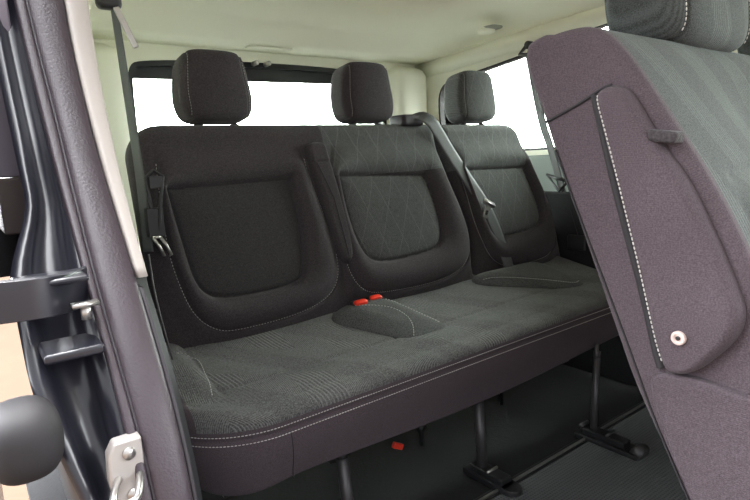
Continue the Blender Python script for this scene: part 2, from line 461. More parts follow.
def cush_section(x):
    """closed loop of (y,z) points at station x"""
    yf = float(yfront(x)); zb = float(zbot(x)); R = .045; zt = .400
    dl = min(x - CX0, CX1 - x); rt = .04; q = rt - math.sqrt(max(rt*rt - (rt - min(dl, rt))**2, 0))
    pts = []
    for k in range(12): pts.append((yf + .02 + (.28)*(11-k)/11, zb + .012 if k < 11 else zb + .002))
    for k in range(1, 7):
        a = math.pi/2*k/6; pts.append((yf + .02 - .02*math.sin(a), zb + .02 - .02*math.cos(a)))
    for k in range(1, 26):
        t = k/25; z = zb + .02 + (zt - .012 - zb - .02)*t
        bul = -.010*math.sin(math.pi*t)
        bul += .0045*math.exp(-((z - .372)/.004)**2)
        pts.append((yf + bul, z))
    ztr = float(cush_top(x, yf + R))
    for k in range(1, 13):
        a = math.pi/2*k/12; pts.append((yf + R - R*math.cos(a), zt - .012 + (ztr - zt + .012)*math.sin(a)))
    for k in range(1, 61):
        y = yf + R + (-.08 - yf - R)*k/60; pts.append((y, float(cush_top(x, y))))
    zm = .34
    out = []
    for (y, z) in pts:
        if z > zm: z = zm + (z - zm)*(1 - q/rt*.55) 
        if z < zm - .05: z = z + q*.5
        out.append((y + 0, z))
    return out
xs = list(CX0 + .04*(1 - np.cos(np.linspace(0, math.pi/2, 12)))) + list(np.linspace(CX0 + .045, CX1 - .045, 260)) + list(CX1 - .04*(1 - np.sin(np.linspace(0, math.pi/2, 12))))
secs = [cush_section(x) for x in xs]; npn = len(secs[0])
V_ = [(x, y, z) for x, s in zip(xs, secs) for (y, z) in s]
F_ = grid_faces(npn, len(xs), closeu=True) + [tuple(range(npn - 1, -1, -1)), tuple(range((len(xs)-1)*npn, len(xs)*npn))]
V_ = np.array(V_)
mi = []
for fc in F_:
    if len(fc) > 4: mi.append(0); continue
    c = V_[list(fc)].mean(0)
    top = c[2] > .392 - .006 and c[1] > -.60
    plain = c[0] < -.745
    mi.append(1 if (top and not plain) else 0)
cush = mesh('seat_cushion', V_, F_, [M['side'], M['cushion']], bench, mi=mi, label='one-piece bench cushion, plain front and ribbed top')
def cush_surf(x, z=None):  # point on the front face at height z
    s = np.array(cush_section(x)); i0 = 18; s = s[i0:43 + 12]
    return float(np.interp(z, s[:, 1], s[:, 0]))
g = Geo()
for zz in (.380, .364):
    L = []
    for x in np.linspace(CX0 + .006, CX1 - .05, 400):
        z = zz
        L.append((x, cush_surf(x, z) - .0012, z))
    g = Geo(); stitches(g, L, r=.0009, dash=.005, gap=.0028)
    g.build('stitching', M['thread'], cush, label='row of pale stitching along the front edge')
g = Geo()
L = [(-.655, -.215), (-.662, -.25), (-.673, -.31), (-.690, -.385)]
L = [(x, y) for x, y in chaikin([(-.70, -.200), (-.672, -.198), (-.658, -.22), (-.665, -.27), (-.676, -.33), (-.692, -.388)], 3)]
stitches(g, [(x, y, float(cush_top(np.float64(x), np.float64(y))) + .001) for x, y in resample(L, .003)], r=.0009)
g.build('bolster_stitching', M['thread'], cush)
g = Geo(); g.tube([(-.585, cush_surf(-.585, z) - .0004, z) for z in np.linspace(.262, .362, 12)], .0011, 6); g.build('front_seam', M['piping'], cush)

M['tunnel'] = fabric('fine_woven_tunnel_cloth', (.032, .032, .033), (.140, .145, .143), None)
# raised buckle tunnels
def tunnel(poly, stl, buckles):
    P = np.array(chaikin(poly, 3, True)); ys = np.linspace(P[:, 1].min() + 1e-4, P[:, 1].max() - 1e-4, 60)
    zs_, a_, b_ = interp_edges(poly, 0, 1, 60)
    V = (0, 1/math.sqrt(1.04), .2/math.sqrt(1.04)); N = (0, -.2/math.sqrt(1.04), 1/math.sqrt(1.04)); k = math.sqrt(1.04)
    vv = zs_*k
    p = Panel((0, 0, .4955), BU, V, N, lambda v: np.interp(v, vv, a_), lambda v: np.interp(v, vv, b_), vv[0], vv[-1], .027, .02, .045,
              disp=lambda u, v: .010*smoothstep(-.33*k, -.20*k, v), rc=0, rcb=0, nu=46, nv=90, Rv=.06)
    p.soft = True
    o = p.build('buckle_tunnel', M['tunnel'], bench, label='raised cloth tunnel between two seat places')
    g = Geo(); stitches(g, p.line([(x, y*k) for x, y in chaikin(stl, 3)], .0008), r=.0009); g.build('stitching', M['thread'], o)
    for (bx, by) in buckles:
        q = p.pt(bx, by*k)[0]
        R = Matrix.Rotation(math.radians(-28), 3, 'X')
        gg = Geo(); gg.box((q[0]-.017, q[1]-.022, q[2]-.018), (q[0]+.017, q[1]+.022, q[2]+.004), rot=R)
        bo = gg.build('buckle', M['blackplastic'], o, bevel=.003, label='black belt buckle sunk in the cloth')
    return o, p
t1, P1 = tunnel([(-.30,-.19),(-.205,-.13),(-.09,-.13),(-.055,-.19),(-.032,-.29),(-.016,-.375),(-.045,-.392),(-.16,-.393),(-.20,-.35),(-.245,-.28)],
    [(-.215,-.205),(-.165,-.225),(-.125,-.255),(-.113,-.30),(-.128,-.35),(-.155,-.384)], [])
t2, P2 = tunnel([(.27,-.19),(.33,-.13),(.60,-.13),(.655,-.20),(.665,-.30),(.648,-.365),(.61,-.388),(.57,-.380),(.47,-.325),(.36,-.26)],
    [(.31,-.20),(.45,-.285),(.55,-.345),(.60,-.365),(.635,-.35)], [])
k = math.sqrt(1.04)
g = Geo(); stitches(g, P1.line([(x, y*k) for x, y in chaikin([(-.12,-.165),(-.075,-.235),(-.052,-.30),(-.036,-.362)], 3)], .0008), r=.0009); g.build('edge_stitching', M['thread'], t1)
for bx, by, s in ((-.193, -.197, .021), (-.128, -.182, .019)):
    q = P1.pt(bx, by*k)[0]
    rot = np.array(Matrix.Rotation(math.radians(14), 3, 'X'))
    bk = blob('buckle', (q[0], q[1]+.006, q[2] - .006), s + .005, .017, .011, M['blackplastic'], bench, e=5, n=9, rot=rot, label='black belt buckle half sunk between cloth folds')
    blob('release_button', (q[0], q[1] - .004, q[2] + .003), s, .010, .0075, M['red'], bk, e=4, n=9, rot=rot, label='red press button')
q = P1.pt(-.158, -.188*k)[0]
g = Geo(); g.box((q[0]-.060, q[1]-.010, q[2]-.02), (q[0]+.055, q[1]+.022, q[2]+.0005), rot=Matrix.Rotation(.13, 3, 'Z')); g.build('buckle_slot', M['blackplastic'], t1, bevel=.002, label='dark slot the buckles rise from')

# headrests
def headrest(cx, parent, cy=.008, cz=1.088, hx=.098, hy=.052, hz=.089, rz=0, mat='plain', st_mat='thread_dim', zb=None):
    rot = Matrix.Rotation(math.radians(-7), 3, 'X')
    if rz: rot = Matrix.Rotation(rz, 3, 'Z') @ rot
    def tp(P, V):
        Q = P.copy(); w = 1 - .05*smoothstep(.2, 1, -V[:, 2]) - .13*smoothstep(-.4, 1, V[:, 2])
        Q[:, 0] *= w; Q[:, 1] += .010*(V[:, 0]**2)        # wraps back at the sides
        Q[:, 1] -= .008*(V[:, 2] > 0)*V[:, 2]**2
        s_ = np.exp(-((np.abs(P[:, 0]) - hx*.80)/.0030)**2)*(V[:, 1] < .2)*(np.abs(V[:, 2]) < .97)
        Q *= (1 - .035*s_)[:, None]
        return Q
    hr = blob('headrest', (cx, cy, cz), hx, hy, hz, M[mat], parent, e=5.2, n=64, taper=tp, rot=np.array(rot))
    for sx in (-1, 1):
        g = Geo(); L = []
        for t in np.linspace(-.86, .86, 60):
            z = t*hz; x = sx*hx*(.80 + .02)*(1 - .05*float(smoothstep(.2, 1, -t)) - .13*float(smoothstep(-.4, 1, t)))
            vz = abs(t); xr = .8
            vy = max(0, 1 - vz**5.2 - xr**5.2)**(1/5.2)
            p = rot @ Vector((x, -hy*vy + .010*xr*xr - .008*(t > 0)*t*t - .0009, z))
            L.append((p.x + cx, p.y + cy, p.z + cz))
        stitches(g, L, r=.0012 if st_mat == 'thread' else .0008, dash=.005, gap=.0025)
        g.build('side_seam', M[st_mat], hr)
    for sx in (-.047, .052):
        g = Geo(); x = cx + sx; zt = cz - hz + .012; z0 = zb if zb else .985
        yb = cy + .0
        g.cyl((x, yb, z0), (x, yb, zt), .0062, 14); g.cyl((x, yb, z0 + .001), (x, yb, z0 + .012), .0115, 16)
        g.build('headrest_post', M['post'], hr)
    return hr
for cx in (-.476, .010, .498): headrest(cx, bench, mat='plain' if cx < .3 else 'insert')

# legs, feet and frame
def leg(x0, x1, y, zt):
    g = Geo(); g.tube([(x0, y, zt), (x0 + (x1 - x0)*.12, y, zt - .05)], .008, 14)
    g.tube([(x0 + (x1 - x0)*.1, y, zt - .045), (x1, y, .02)], .0145, 18)
    o = g.build('leg', M['legsteel'], bench)
    f = Geo(); f.box((x1 - .028, y - .10, .0), (x1 + .028, y + .05, .018)); f.box((x1 - .020, y - .085, .016), (x1 + .020, y + .03, .034))
    f.cyl((x1, y - .10, .0), (x1, y - .10, .018), .028, 18)
    f.build('foot', M['blackplastic'], o, bevel=.003)
    f = Geo(); f.tube([(x1 - .02, y - .035, .036), (x1 + .02, y - .035, .036)], .004, 10)
    f.build('lock_pin', M['steel'], o)
    return o
leg(-.440, -.425, -.455, .275); leg(.0, .012, -.46, .27)
g = Geo(); g.tube([(.472, -.52, .285), (.455, -.53, .25)], .007, 14); g.tube([(.468, -.525, .265), (.42, -.545, .02)], .0105, 18); l3 = g.build('leg', M['legsteel'], bench)
f = Geo(); f.box((.385, -.70, .0), (.450, -.50, .016)); f.box((.398, -.655, .014), (.438, -.52, .034)); f.build('foot', M['blackplastic'], l3, bevel=.004)
f = Geo(); f.tube([(.396, -.690, .018), (.442, -.690, .018)], .017, 20); f.build('roller', M['legsteel'], l3)
for yy, r_ in ((-.515, .006), (-.60, .004)):
    f = Geo(); f.tube([(.398, yy, .037), (.438, yy, .037)], r_, 12); f.build('lock_pin', M['legsteel'], l3)
g = Geo()
g.box((-.70, -.20, .20), (.78, -.16, .24)); g.box((-.70, -.42, .225), (.78, -.39, .245))
for x in (-.43, .02, .46): g.box((x - .02, -.42, .20), (x + .02, -.1, .245))
g.build('underframe', M['blackplastic'], bench, bevel=.003)
for x, y, z in ((.0, -.22, .06), (.40, -.2, .10)):
    g = Geo(); g.tube([(x, y, .0), (x, y, z + .02), (x + .02, y + .05, .21)], .007, 10); g.cyl((x - .012, y, z), (x + .012, y, z), .014, 16)
    g.build('rear_brace', M['blackplastic'], bench)
# side linkage at the near end of the backrest
g = Geo(); g.box((-.745, -.20, .38), (-.724, -.05, .58)); g.build('recliner_cover', M['blackplastic'], bench, bevel=.004)
for pts_, r_ in (([(-.722, -.15, .70), (-.730, -.19, .62), (-.722, -.215, .52), (-.712, -.225, .44)], .0022), ([(-.738, -.16, .66), (-.738, -.20, .56), (-.728, -.215, .46)], .0020)):
    g = Geo(); g.tube(chaikin(pts_, 2), r_, 8); g.build('release_cable', M['legsteel'], bench)
g = Geo(); g.cyl((-.742, -.205, .53), (-.732, -.205, .53), .008, 16); g.build('cable_clip', M['steel'], bench)
# red pull tab under the cushion
g = Geo(); g.box((-.180, -.312, .085), (-.145, -.300, .102), rot=Matrix.Rotation(.5, 3, 'Y')); g.build('pull_tab', M['red'], bench, bevel=.002, label='small red pull tab under the cushion')

# ------------------------------------------------------------------ seat belts
def ribbon(geo, pts, wdir, w, th=.0014, mi=0):
    p = np.array(chaikin(pts, 2)); wd = np.array(wdir, float) if np.ndim(wdir) == 1 else None
    n = len(p); v = []
    for i in range(n):
        d = p[min(i+1, n-1)] - p[max(i-1, 0)]; d /= np.linalg.norm(d)
        ww = wd if wd is not None else np.array(wdir[0])*(1 - i/(n-1)) + np.array(wdir[1])*(i/(n-1))
        ww = ww - d*(ww @ d); ww /= np.linalg.norm(ww); nn = np.cross(d, ww)
        W = w if not isinstance(w, tuple) else w[0] + (w[1] - w[0])*i/(n-1)
        for a, b in ((-1, -1), (-.6, -1.25), (.6, -1.25), (1, -1), (1, 1), (.6, 1.25), (-.6, 1.25), (-1, 1)): v.append(p[i] + ww*a*W/2 + nn*b*th/2)
    f = grid_faces(8, n, closeu=True) + [tuple(range(7, -1, -1)), tuple(range((n-1)*8, n*8))]
    geo.add(v, f, mi)
# left belt
bl = root('seat_belt', (-.71, -.1, .7), 'grey seat belt hanging at the near left end of the bench by the door pillar', 'seat belt', 'seat belts of the rear bench')
g = Geo(); ribbon(g, [(-.722, -.10, 1.27), (-.714, -.10, 1.04), (-.709, -.105, .85), (-.712, -.11, .70)], [(.5, -.87, 0), (.6, -.8, 0)], (.019, .028)); g.build('webbing', M['webbing'], bl)
g = Geo(); g.box((-.757, -.120, 1.228), (-.706, -.085, 1.30)); g.build('anchor_cover', M['blackplastic'], bl, bevel=.012)
g = Geo(); g.box((-.712, -.118, 1.148), (-.698, -.112, 1.236), rot=Matrix.Rotation(math.radians(-22), 3, 'Y')); g.build('anchor_plate', M['steel'], bl, bevel=.003, label='bright metal anchor plate')
g = Geo()
g.box((-.712, -.135, .735), (-.676, -.112, .80)); g.box((-.700, -.14, .845), (-.672, -.118, .872)); g.tube([(-.69, -.13, .74), (-.68, -.14, .82), (-.668, -.135, .87), (-.685, -.125, .885), (-.705, -.13, .87), (-.70, -.13, .80)], .0045, 8)
g.build('buckle_body', M['blackplastic'], bl, bevel=.004)
g = Geo()
for dx in (0, .016): g.tube([(-.706 + dx, -.14, .735), (-.694 + dx, -.142, .712), (-.686 + dx, -.142, .690)], .0036, 8)
g.tube([(-.706, -.14, .735), (-.69, -.14, .735)], .0036, 8); g.build('tongue', M['steel'], bl, label='small steel tongue end')
# middle belt
bm_ = root('seat_belt', (.3, -.08, .7), 'grey seat belt running down the backrest between the middle and far seat places', 'seat belt', 'seat belts of the rear bench')
pth = []
for z, x in ((1.022, .165), (1.010, .21), (.95, .255), (.905, .278), (.80, .345), (.714, .405), (.62, .440), (.52, .465), (.455, .475)):
    y = -.06 - T*(.97 - z) - .016
    if z > 1.0: y = -.075 if z < 1.015 else -.04
    pth.append((x, y, z))
g = Geo(); ribbon(g, [(.155, .03, 1.0)] + pth, (1, 0, .35), .046); g.build('webbing', M['webbing'], bm_)
g = Geo(); g.box((.115, -.06, .985), (.205, .02, 1.022)); g.build('belt_guide', M['rubber2'], bm_, bevel=.012, label='dark guide on top of the backrest')
g = Geo()
q = np.array([.409, -.145, .714]); R = Matrix.Rotation(math.radians(24), 3, 'Y')
def orn(pts): return [tuple(R @ Vector(p) + Vector(q)) for p in pts]
tp = [(-.028, 0, .012), (.028, 0, .012), (.030, 0, -.004), (.014, 0, -.010), (.012, 0, -.05), (-.012, 0, -.05), (-.014, 0, -.010), (-.030, 0, -.004)]
v = orn([(a, -.0035, c) for a, b, c in tp] + [(a, .0005, c) for a, b, c in tp]); n = 8
g.add(v, [tuple(range(n)), tuple(range(2*n-1, n-1, -1))] + [(i, n+i, n+(i+1) % n, (i+1) % n) for i in range(n)])
tg = g.build('tongue', M['steel'], bm_, bevel=.001, label='bright steel latch tongue')
g = Geo(); v = orn([(-.005, -.0045, -.040), (.005, -.0045, -.040), (.005, -.0045, -.024), (-.005, -.0045, -.024), (-.005, -.003, -.040), (.005, -.003, -.040), (.005, -.003, -.024), (-.005, -.003, -.024)])
g.add(v, [(0,1,2,3),(7,6,5,4),(0,4,5,1),(1,5,6,2),(2,6,7,3),(3,7,4,0)]); g.build('latch_hole', M['blackplastic'], tg, smooth=False)
g = Geo(); g.tube([tuple(q + np.array([-.024, -.006, .012])), tuple(q + np.array([.026, -.006, -.010]))], .004, 10); g.build('stop_bar', M['steel'], tg)
# right belt
br = root('seat_belt', (.84, -.1, .7), 'black seat belt hanging by the side window beyond the far end of the bench', 'seat belt', 'seat belts of the rear bench')
g = Geo(); ribbon(g, [(.865, .032, 1.275), (.858, -.03, 1.005), (.85, -.085, .89), (.845, -.125, .77)], [(.2, 1, 0), (.5, 1, 0)], .046); ribbon(g, [(.845, -.125, .775), (.842, -.16, .66), (.84, -.21, .53)], (.5, 1, 0), .05); g.build('webbing', M['webblack'], br)
g = Geo(); g.tube([(.878, .01, 1.305), (.868, -.015, 1.28), (.866, .03, 1.267), (.868, .08, 1.28), (.878, .06, 1.305)], .008, 10, closed=True); g.cyl((.915, .038, 1.308), (.862, .038, 1.308), .016, 18); g.build('anchor_ring', M['blackplastic'], br)
g = Geo(); g.tube([(.83, -.175, .765), (.84, -.12, .775), (.85, -.065, .79)], .006, 10); g.tube([(.83, -.17, .76), (.836, -.13, .725), (.85, -.07, .785)], .005, 10); g.build('tongue', M['post'], br)
g = Geo(); g.box((.822, -.255, .50), (.862, -.175, .56)); g.build('lower_anchor', M['blackplastic'], br, bevel=.008)

# ------------------------------------------------------------------ second-row seat on the right
SX = -.345
seat2 = root('middle_row_seat', (.15, -1.1, 0), 'mauve-grey cloth seat close to the camera on the right, seen from its side', 'car seat')
prof = [(-.890, 1.037), (-.897, .995), (-.920, .945), (-.949, .864), (-.998, .744), (-1.042, .635), (-1.075, .553), (-1.144, .432), (-1.185, .33),
        (-1.30, .30), (-1.325, .42), (-1.300, .52), (-1.262, .60), (-1.212, .70), (-1.200, .735), (-1.175, .79), (-1.142, .85), (-1.100, .915), (-1.072, .958), (-1.050, .990), (-1.020, 1.028), (-.992, 1.047), (-.955, 1.050), (-.915, 1.046)]
PR = chaikin(prof, 2, True); PR = resample(PR + [PR[0]], .006)[:-1]; cen = PR.mean(0)
def inset(P, d):
    t = np.roll(P, -1, 0) - np.roll(P, 1, 0); t /= np.linalg.norm(t, axis=1, keepdims=True)
    nrm = np.stack([-t[:, 1], t[:, 0]], 1)
    area = 0.5*np.sum(P[:, 0]*np.roll(P[:, 1], -1) - np.roll(P[:, 0], -1)*P[:, 1])
    if area < 0: nrm = -nrm
    return P + nrm*d
PR = PR + np.where((PR[:, 0] > np.interp(PR[:, 1], [.3, 1.03], [-1.22, -.93]))[:, None], np.array([.008, .003]), 0); vs_ = []; rr = .014; st_ = []
for a in np.linspace(0, math.pi/2, 9): st_.append((SX + rr*(1 - math.sin(a)), rr*(1 - math.cos(a))))
st_ = [(SX + rr*(1 - math.cos(a)), rr*(1 - math.sin(a))) for a in np.linspace(0, math.pi/2, 9)]
SX1 = .66
st_ += [(x, 0) for x in np.linspace(SX + rr + .006, SX1 - rr, 190)] + [(SX1 - rr*(1 - math.cos(a)), rr*(1 - math.sin(a))) for a in np.linspace(math.pi/2, 0, 9)]
st_ = sorted(st_)
rows_ = []
for x, ins in st_:
    P = inset(PR, ins)
    # the seating face is dished in the middle of each place
    w = np.exp(-((x - .0)/.14)**2)*1.0 + np.exp(-((x - .45)/.12)**2)
    y, z = P[:, 0].copy(), P[:, 1].copy()
    frontish = (y < np.interp(z, [.3, 1.05], [-1.26, -.98]))
    y = y + frontish*(.022*w)*smoothstep(.42, .55, z)*smoothstep(1.02, .92, z)
    zc = .838 + .03*np.exp(-((x + .30)/.07)**2)*0 + .012*math.sin(9*(x + .3)); ins_ = float(smoothstep(SX + .05, SX + .09, x))
    y = y + frontish*.009*np.exp(-((z - zc)/.007)**2)*ins_ - frontish*.016*smoothstep(.06, .0, np.abs(z - zc + .07))*ins_
    rows_.append(np.stack([np.full(len(y), x), y, z], 1))
V_ = np.vstack(rows_); n_ = len(PR); F_ = grid_faces(n_, len(rows_), closeu=True)
from mathutils.geometry import tessellate_polygon
for k_ in (0, len(rows_)-1):
    F_ += [tuple(k_*n_ + i for i in t) for t in tessellate_polygon([[Vector((0, *V_[k_*n_ + i][1:])) for i in range(n_)]])]
mi = []
for fc in F_:
    c = V_[list(fc)].mean(0)
    fr = c[1] < np.interp(c[2], [.3, .9, .98, 1.03, 1.06], [-1.27, -1.065, -1.02, -.985, -.96])
    mi.append(1 if (len(fc) == 4 and fr and c[0] > SX + .020) else 0)
bk2 = mesh('backrest', V_, F_, [M['side'], M['front2']], seat2, mi=mi)
for p_ in bk2.data.polygons:
    if len(p_.vertices) == 3: p_.use_smooth = False
# side cap seam and flap
XN = (-1, 0, 0)
g = Geo(); g.tube([(SX - .001, y, z) for y, z in chaikin([(-.926, .926), (-.98, .946), (-1.014, .963), (-1.026, .965)], 2)], .0022, 6)
g.tube([(SX - .0008, y, z) for y, z in chaikin([(-.942, .885), (-.974, .807), (-1.014, .718), (-1.06, .613), (-1.096, .525), (-1.131, .454), (-1.16, .40)], 3)], .0016, 6); g.build('side_seam', M['piping'], bk2); g = Geo()
g.build('side_seam', M['piping'], bk2)
FLAP = [(-1.009, .955), (-1.022, .965), (-1.05, .962), (-1.075, .922), (-1.1, .881), (-1.130, .842), (-1.163, .775), (-1.186, .722), (-1.197, .692), (-1.191, .662), (-1.167, .630), (-1.149, .610), (-1.125, .597), (-1.107, .606), (-1.085, .687), (-1.047, .822), (-1.020, .908)]
zs_, ya, yb = interp_edges([(-y, z) for y, z in FLAP], 0, 1, 80)
PF = Panel((SX - .002, 0, 0), (0, -1, 0), (0, 0, 1), (-1, 0, 0), lambda v: np.interp(v, zs_, ya), lambda v: np.interp(v, zs_, yb), zs_[0], zs_[-1], .020, .012, .014,
           disp=lambda u, v: .003*np.sin(40*v)*np.exp(-((v - .78)/.15)**2)*smoothstep(1.05, 1.15, u), rc=0, rcb=0, nu=60, nv=150, Rv=.012)
flap = PF.build('side_flap', M['side'], seat2, label='raised side cover flap with stitched edge')
g = Geo(); L = [(-y, z) for y, z in chaikin([(-1.014, .953), (-1.031, .907), (-1.060, .803), (-1.088, .7), (-1.103, .636), (-1.112, .612)], 3)]
stitches(g, PF.line(L, .0012), r=.0011, dash=.0045, gap=.0025); g.build('stitching', M['thread'], flap, label='heavy pale stitching down the flap edge')
bc = PF.pt(1.133, .653)[0]
g = Geo(); g.cyl((bc[0] + .002, bc[1], bc[2]), (bc[0] - .003, bc[1], bc[2]), .0085, 28); rg = []
g.tube([(bc[0] - .003, bc[1] + .0065*math.cos(a), bc[2] + .0065*math.sin(a)) for a in np.linspace(0, 2*math.pi, 24, endpoint=False)], .0022, 8, closed=True)
sb = g.build('snap_button', M['button'], flap, label='pale round snap button')
g = Geo(); g.cyl((bc[0] - .002, bc[1], bc[2]), (bc[0] - .0042, bc[1], bc[2]), .0028, 14); g.build('button_hole', M['blackplastic'], sb)
# dark tube standing in for the shade in the channel beside the flap
g = Geo(); g.tube([(SX + .0005, y, z) for y, z in chaikin([(-1.002, .955), (-1.014, .908), (-1.043, .803), (-1.078, .690), (-1.095, .621), (-1.102, .600)], 3)], .0062, 8)
g.build('recess_shade', M['piping'], bk2)
# folded cloth tab at the side of the flap
g = Geo(); g.box((SX - .020, -1.118, .888), (SX + .006, -1.082, .902), rot=Matrix.Rotation(.15, 3, 'X')); g.build('cloth_tab', M['plain'], bk2, bevel=.004)
def hr2(cx):
    o = headrest(cx, seat2, cy=-.958, cz=1.150, hx=.150, hy=.066, hz=.118, mat='front2', st_mat='thread', zb=1.03)
    return o
hr2(-.015); hr2(.51)
g = Geo(); g.prism(chaikin([(-1.088, .585), (-1.105, .596), (-1.15, .602), (-1.204, .594), (-1.30, .59), (-1.60, .56), (-1.66, .50), (-1.64, .30), (-1.235, .28), (-1.158, .42), (-1.12, .50)], 2, True), 'x', SX - .012, SX + .03)
g.build('side_shield', M['side'], seat2, bevel=.008, label='cloth-covered lower side of the seat below the flap')
# cushion of that seat (mostly outside the frame)
blob('seat_cushion', (.16, -1.47, .40), .50, .26, .085, M['side'], seat2, e=6, n=30)
g = Geo()
for x in (-.25, .55):
    for y in (-1.28, -1.62): g.box((x - .02, y - .02, 0), (x + .02, y + .02, .33))
g.box((-.29, -1.66, .28), (.59, -1.18, .34)); g.build('seat_base', M['blackplastic'], seat2, bevel=.005)

# ------------------------------------------------------------------ van shell (setting)
WL, WR, YR = -.80, .92, .76
def holed_wall(name, axis, at, th, outer, hole, mat):
    """wall slab with a polygonal hole; outer rect (a0,b0,a1,b1), hole polygon in (a,b)"""
    def P(p, t): return (t, p[0], p[1]) if axis == 'x' else (p[0], t, p[1])
    H = chaikin(hole, 3, True); n = len(H); c = np.mean(H, 0)
    a0, b0, a1, b1 = outer; O_ = []
    for h in H:                                    # project each hole point outward to the rectangle
        d = np.array(h) - c; s = min((a1 - c[0])/d[0] if d[0] > 0 else ((a0 - c[0])/d[0] if d[0] < 0 else 1e9), (b1 - c[1])/d[1] if d[1] > 0 else ((b0 - c[1])/d[1] if d[1] < 0 else 1e9))
        O_.append(tuple(c + d*s))
    v = [P(p, at) for p in H] + [P(p, at) for p in O_] + [P(p, at + th) for p in H] + [P(p, at + th) for p in O_]
    f = []
    for i in range(n):
        j = (i + 1) % n
        f += [(i, j, n+j, n+i), (2*n+i, 3*n+i, 3*n+j, 2*n+j), (i, 2*n+i, 2*n+j, j), (n+i, n+j, 3*n+j, 3*n+i)]
    # corners
    k = len(v)
    for (a, b) in ((a0,b0),(a1,b0),(a1,b1),(a0,b1)): v += [P((a, b), at), P((a, b), at + th)]
    def near(a, b, da, db):
        best = [i for i in range(n)]
        return best
    for q, (a, b) in enumerate(((a0,b0),(a1,b0),(a1,b1),(a0,b1))):
        for i in range(n):
            j = (i + 1) % n; p, r = O_[i], O_[j]
            on = lambda s_, A: abs(s_ - A) < 1e-6
            if (on(p[0], a) and on(r[1], b) and not on(r[0], a)) or (on(p[1], b) and on(r[0], a) and not on(p[0], a)):
                f += [(n+i, n+j, k+2*q), (3*n+i, k+2*q+1, 3*n+j)]
    return struct(mesh(name, v, f, mat, smooth=False)), H
def ring_frame(name, axis, at, th, H, w, mat, inner=0):
    def P(p, t): return (t, p[0], p[1]) if axis == 'x' else (p[0], t, p[1])
    H = np.array(H); A = inset(H, -.004 if inner else 0); B = inset(H, w); n = len(H)
    v = [P(p, at) for p in A] + [P(p, at) for p in B] + [P(p, at + th) for p in A] + [P(p, at + th) for p in B]; f = []
    for i in range(n):
        j = (i+1) % n
        f += [(i, j, n+j, n+i), (2*n+i, 3*n+i, 3*n+j, 2*n+j), (i, 2*n+i, 2*n+j, j), (n+i, n+j, 3*n+j, 3*n+i)]
    return mesh(name, v, f, mat, smooth=False), B
# rear wall
RW = [(-.50, .84), (-.50, 1.13), (-.495, 1.262), (-.44, 1.292), (.1, 1.312), (.62, 1.300), (.69, 1.27), (.70, 1.15), (.70, .84), (.66, .80), (-.46, .80)]
rear, H = holed_wall('wall_rear', 'y', YR, .06, (-.92, 0, 1.04, 1.50), RW, M['cream'])
fr, B = ring_frame('window_1', 'y', YR + .006, .035, H, .020, M['frame']); struct(fr)
g = Geo(); g.prism([tuple(p) for p in inset(np.array(H), .004)], 'y', YR + .046, YR + .051); gl = g.build('glass', M['glass'], fr, smooth=False)
g = Geo(); g.prism([(-.50, 1.225), (.70, 1.245), (.70, 1.32), (-.50, 1.31)], 'y', YR + .030, YR + .045); g.build('tinted_band', M['frame'], fr, smooth=False, label='dark band along the top of the rear glass')
# right wall
SW = [(.62, 1.02), (.63, 1.16), (.60, 1.228), (.52, 1.246), (.07, 1.292), (-.301, 1.345), (-.52, 1.352), (-.56, 1.30), (-.56, .93), (-.50, .889), (.02, .889), (.50, .889), (.59, .91)]
wr, HS = holed_wall('wall_right', 'x', WR, .06, (-1.0, 0, .80, 1.50), SW, M['cream'])
fs, B = ring_frame('window_2', 'x', WR + .004, .03, HS, .010, M['rubber2']); struct(fs)
g = Geo(); g.prism([tuple(p) for p in inset(np.array(HS), .002)], 'x', WR + .040, WR + .045); g.build('glass', M['glass'], fs, smooth=False)
SW2 = [(-1.12, .93), (-1.12, 1.32), (-1.16, 1.36), (-1.9, 1.36), (-1.95, 1.32), (-1.95, .93), (-1.90, .889), (-1.17, .889)]
w2, H2 = holed_wall('wall_right_front', 'x', WR, .06, (-2.30, 0, -1.0, 1.50), SW2, M['cream'])
f2, B = ring_frame('window_3', 'x', WR + .004, .03, H2, .012, M['rubber2']); struct(f2)
g = Geo(); g.prism([tuple(p) for p in inset(np.array(H2), .002)], 'x', WR + .040, WR + .045); g.build('glass', M['glass'], f2, smooth=False)
# lower side trim
g = Geo(); g.box((WR - .03, -2.3, .52), (WR, .76, .868)); struct(g.build('trim_1', M['lowtrim'], bevel=.006))
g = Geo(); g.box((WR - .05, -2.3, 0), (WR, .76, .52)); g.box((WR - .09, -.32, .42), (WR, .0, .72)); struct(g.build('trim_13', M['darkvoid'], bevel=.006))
# wheel arch
g = Geo(); pts = [(y, z) for y, z in [(.30 - .34*math.cos(a), .0 + .30*math.sin(a)) for a in np.linspace(0, math.pi, 24)]]
g.prism(pts, 'x', .60, .90); struct(g.build('trim_2', M['blackplastic'], bevel=.03))
# left wall behind the door pillar
g = Geo(); g.box((-.92, -.28, .84), (WL - .02, .80, 1.45)); g.box((-.92, -.30, .60), (WL - .02, .80, .84)); struct(g.build('wall_left', M['cream'], smooth=False))
g = Geo(); g.box((-.92, -.55, 0), (-.835, .80, .60)); g.box((-.92, -.30, .60), (-.79, .75, .80)); struct(g.build('trim_12', M['blackplastic'], bevel=.006))
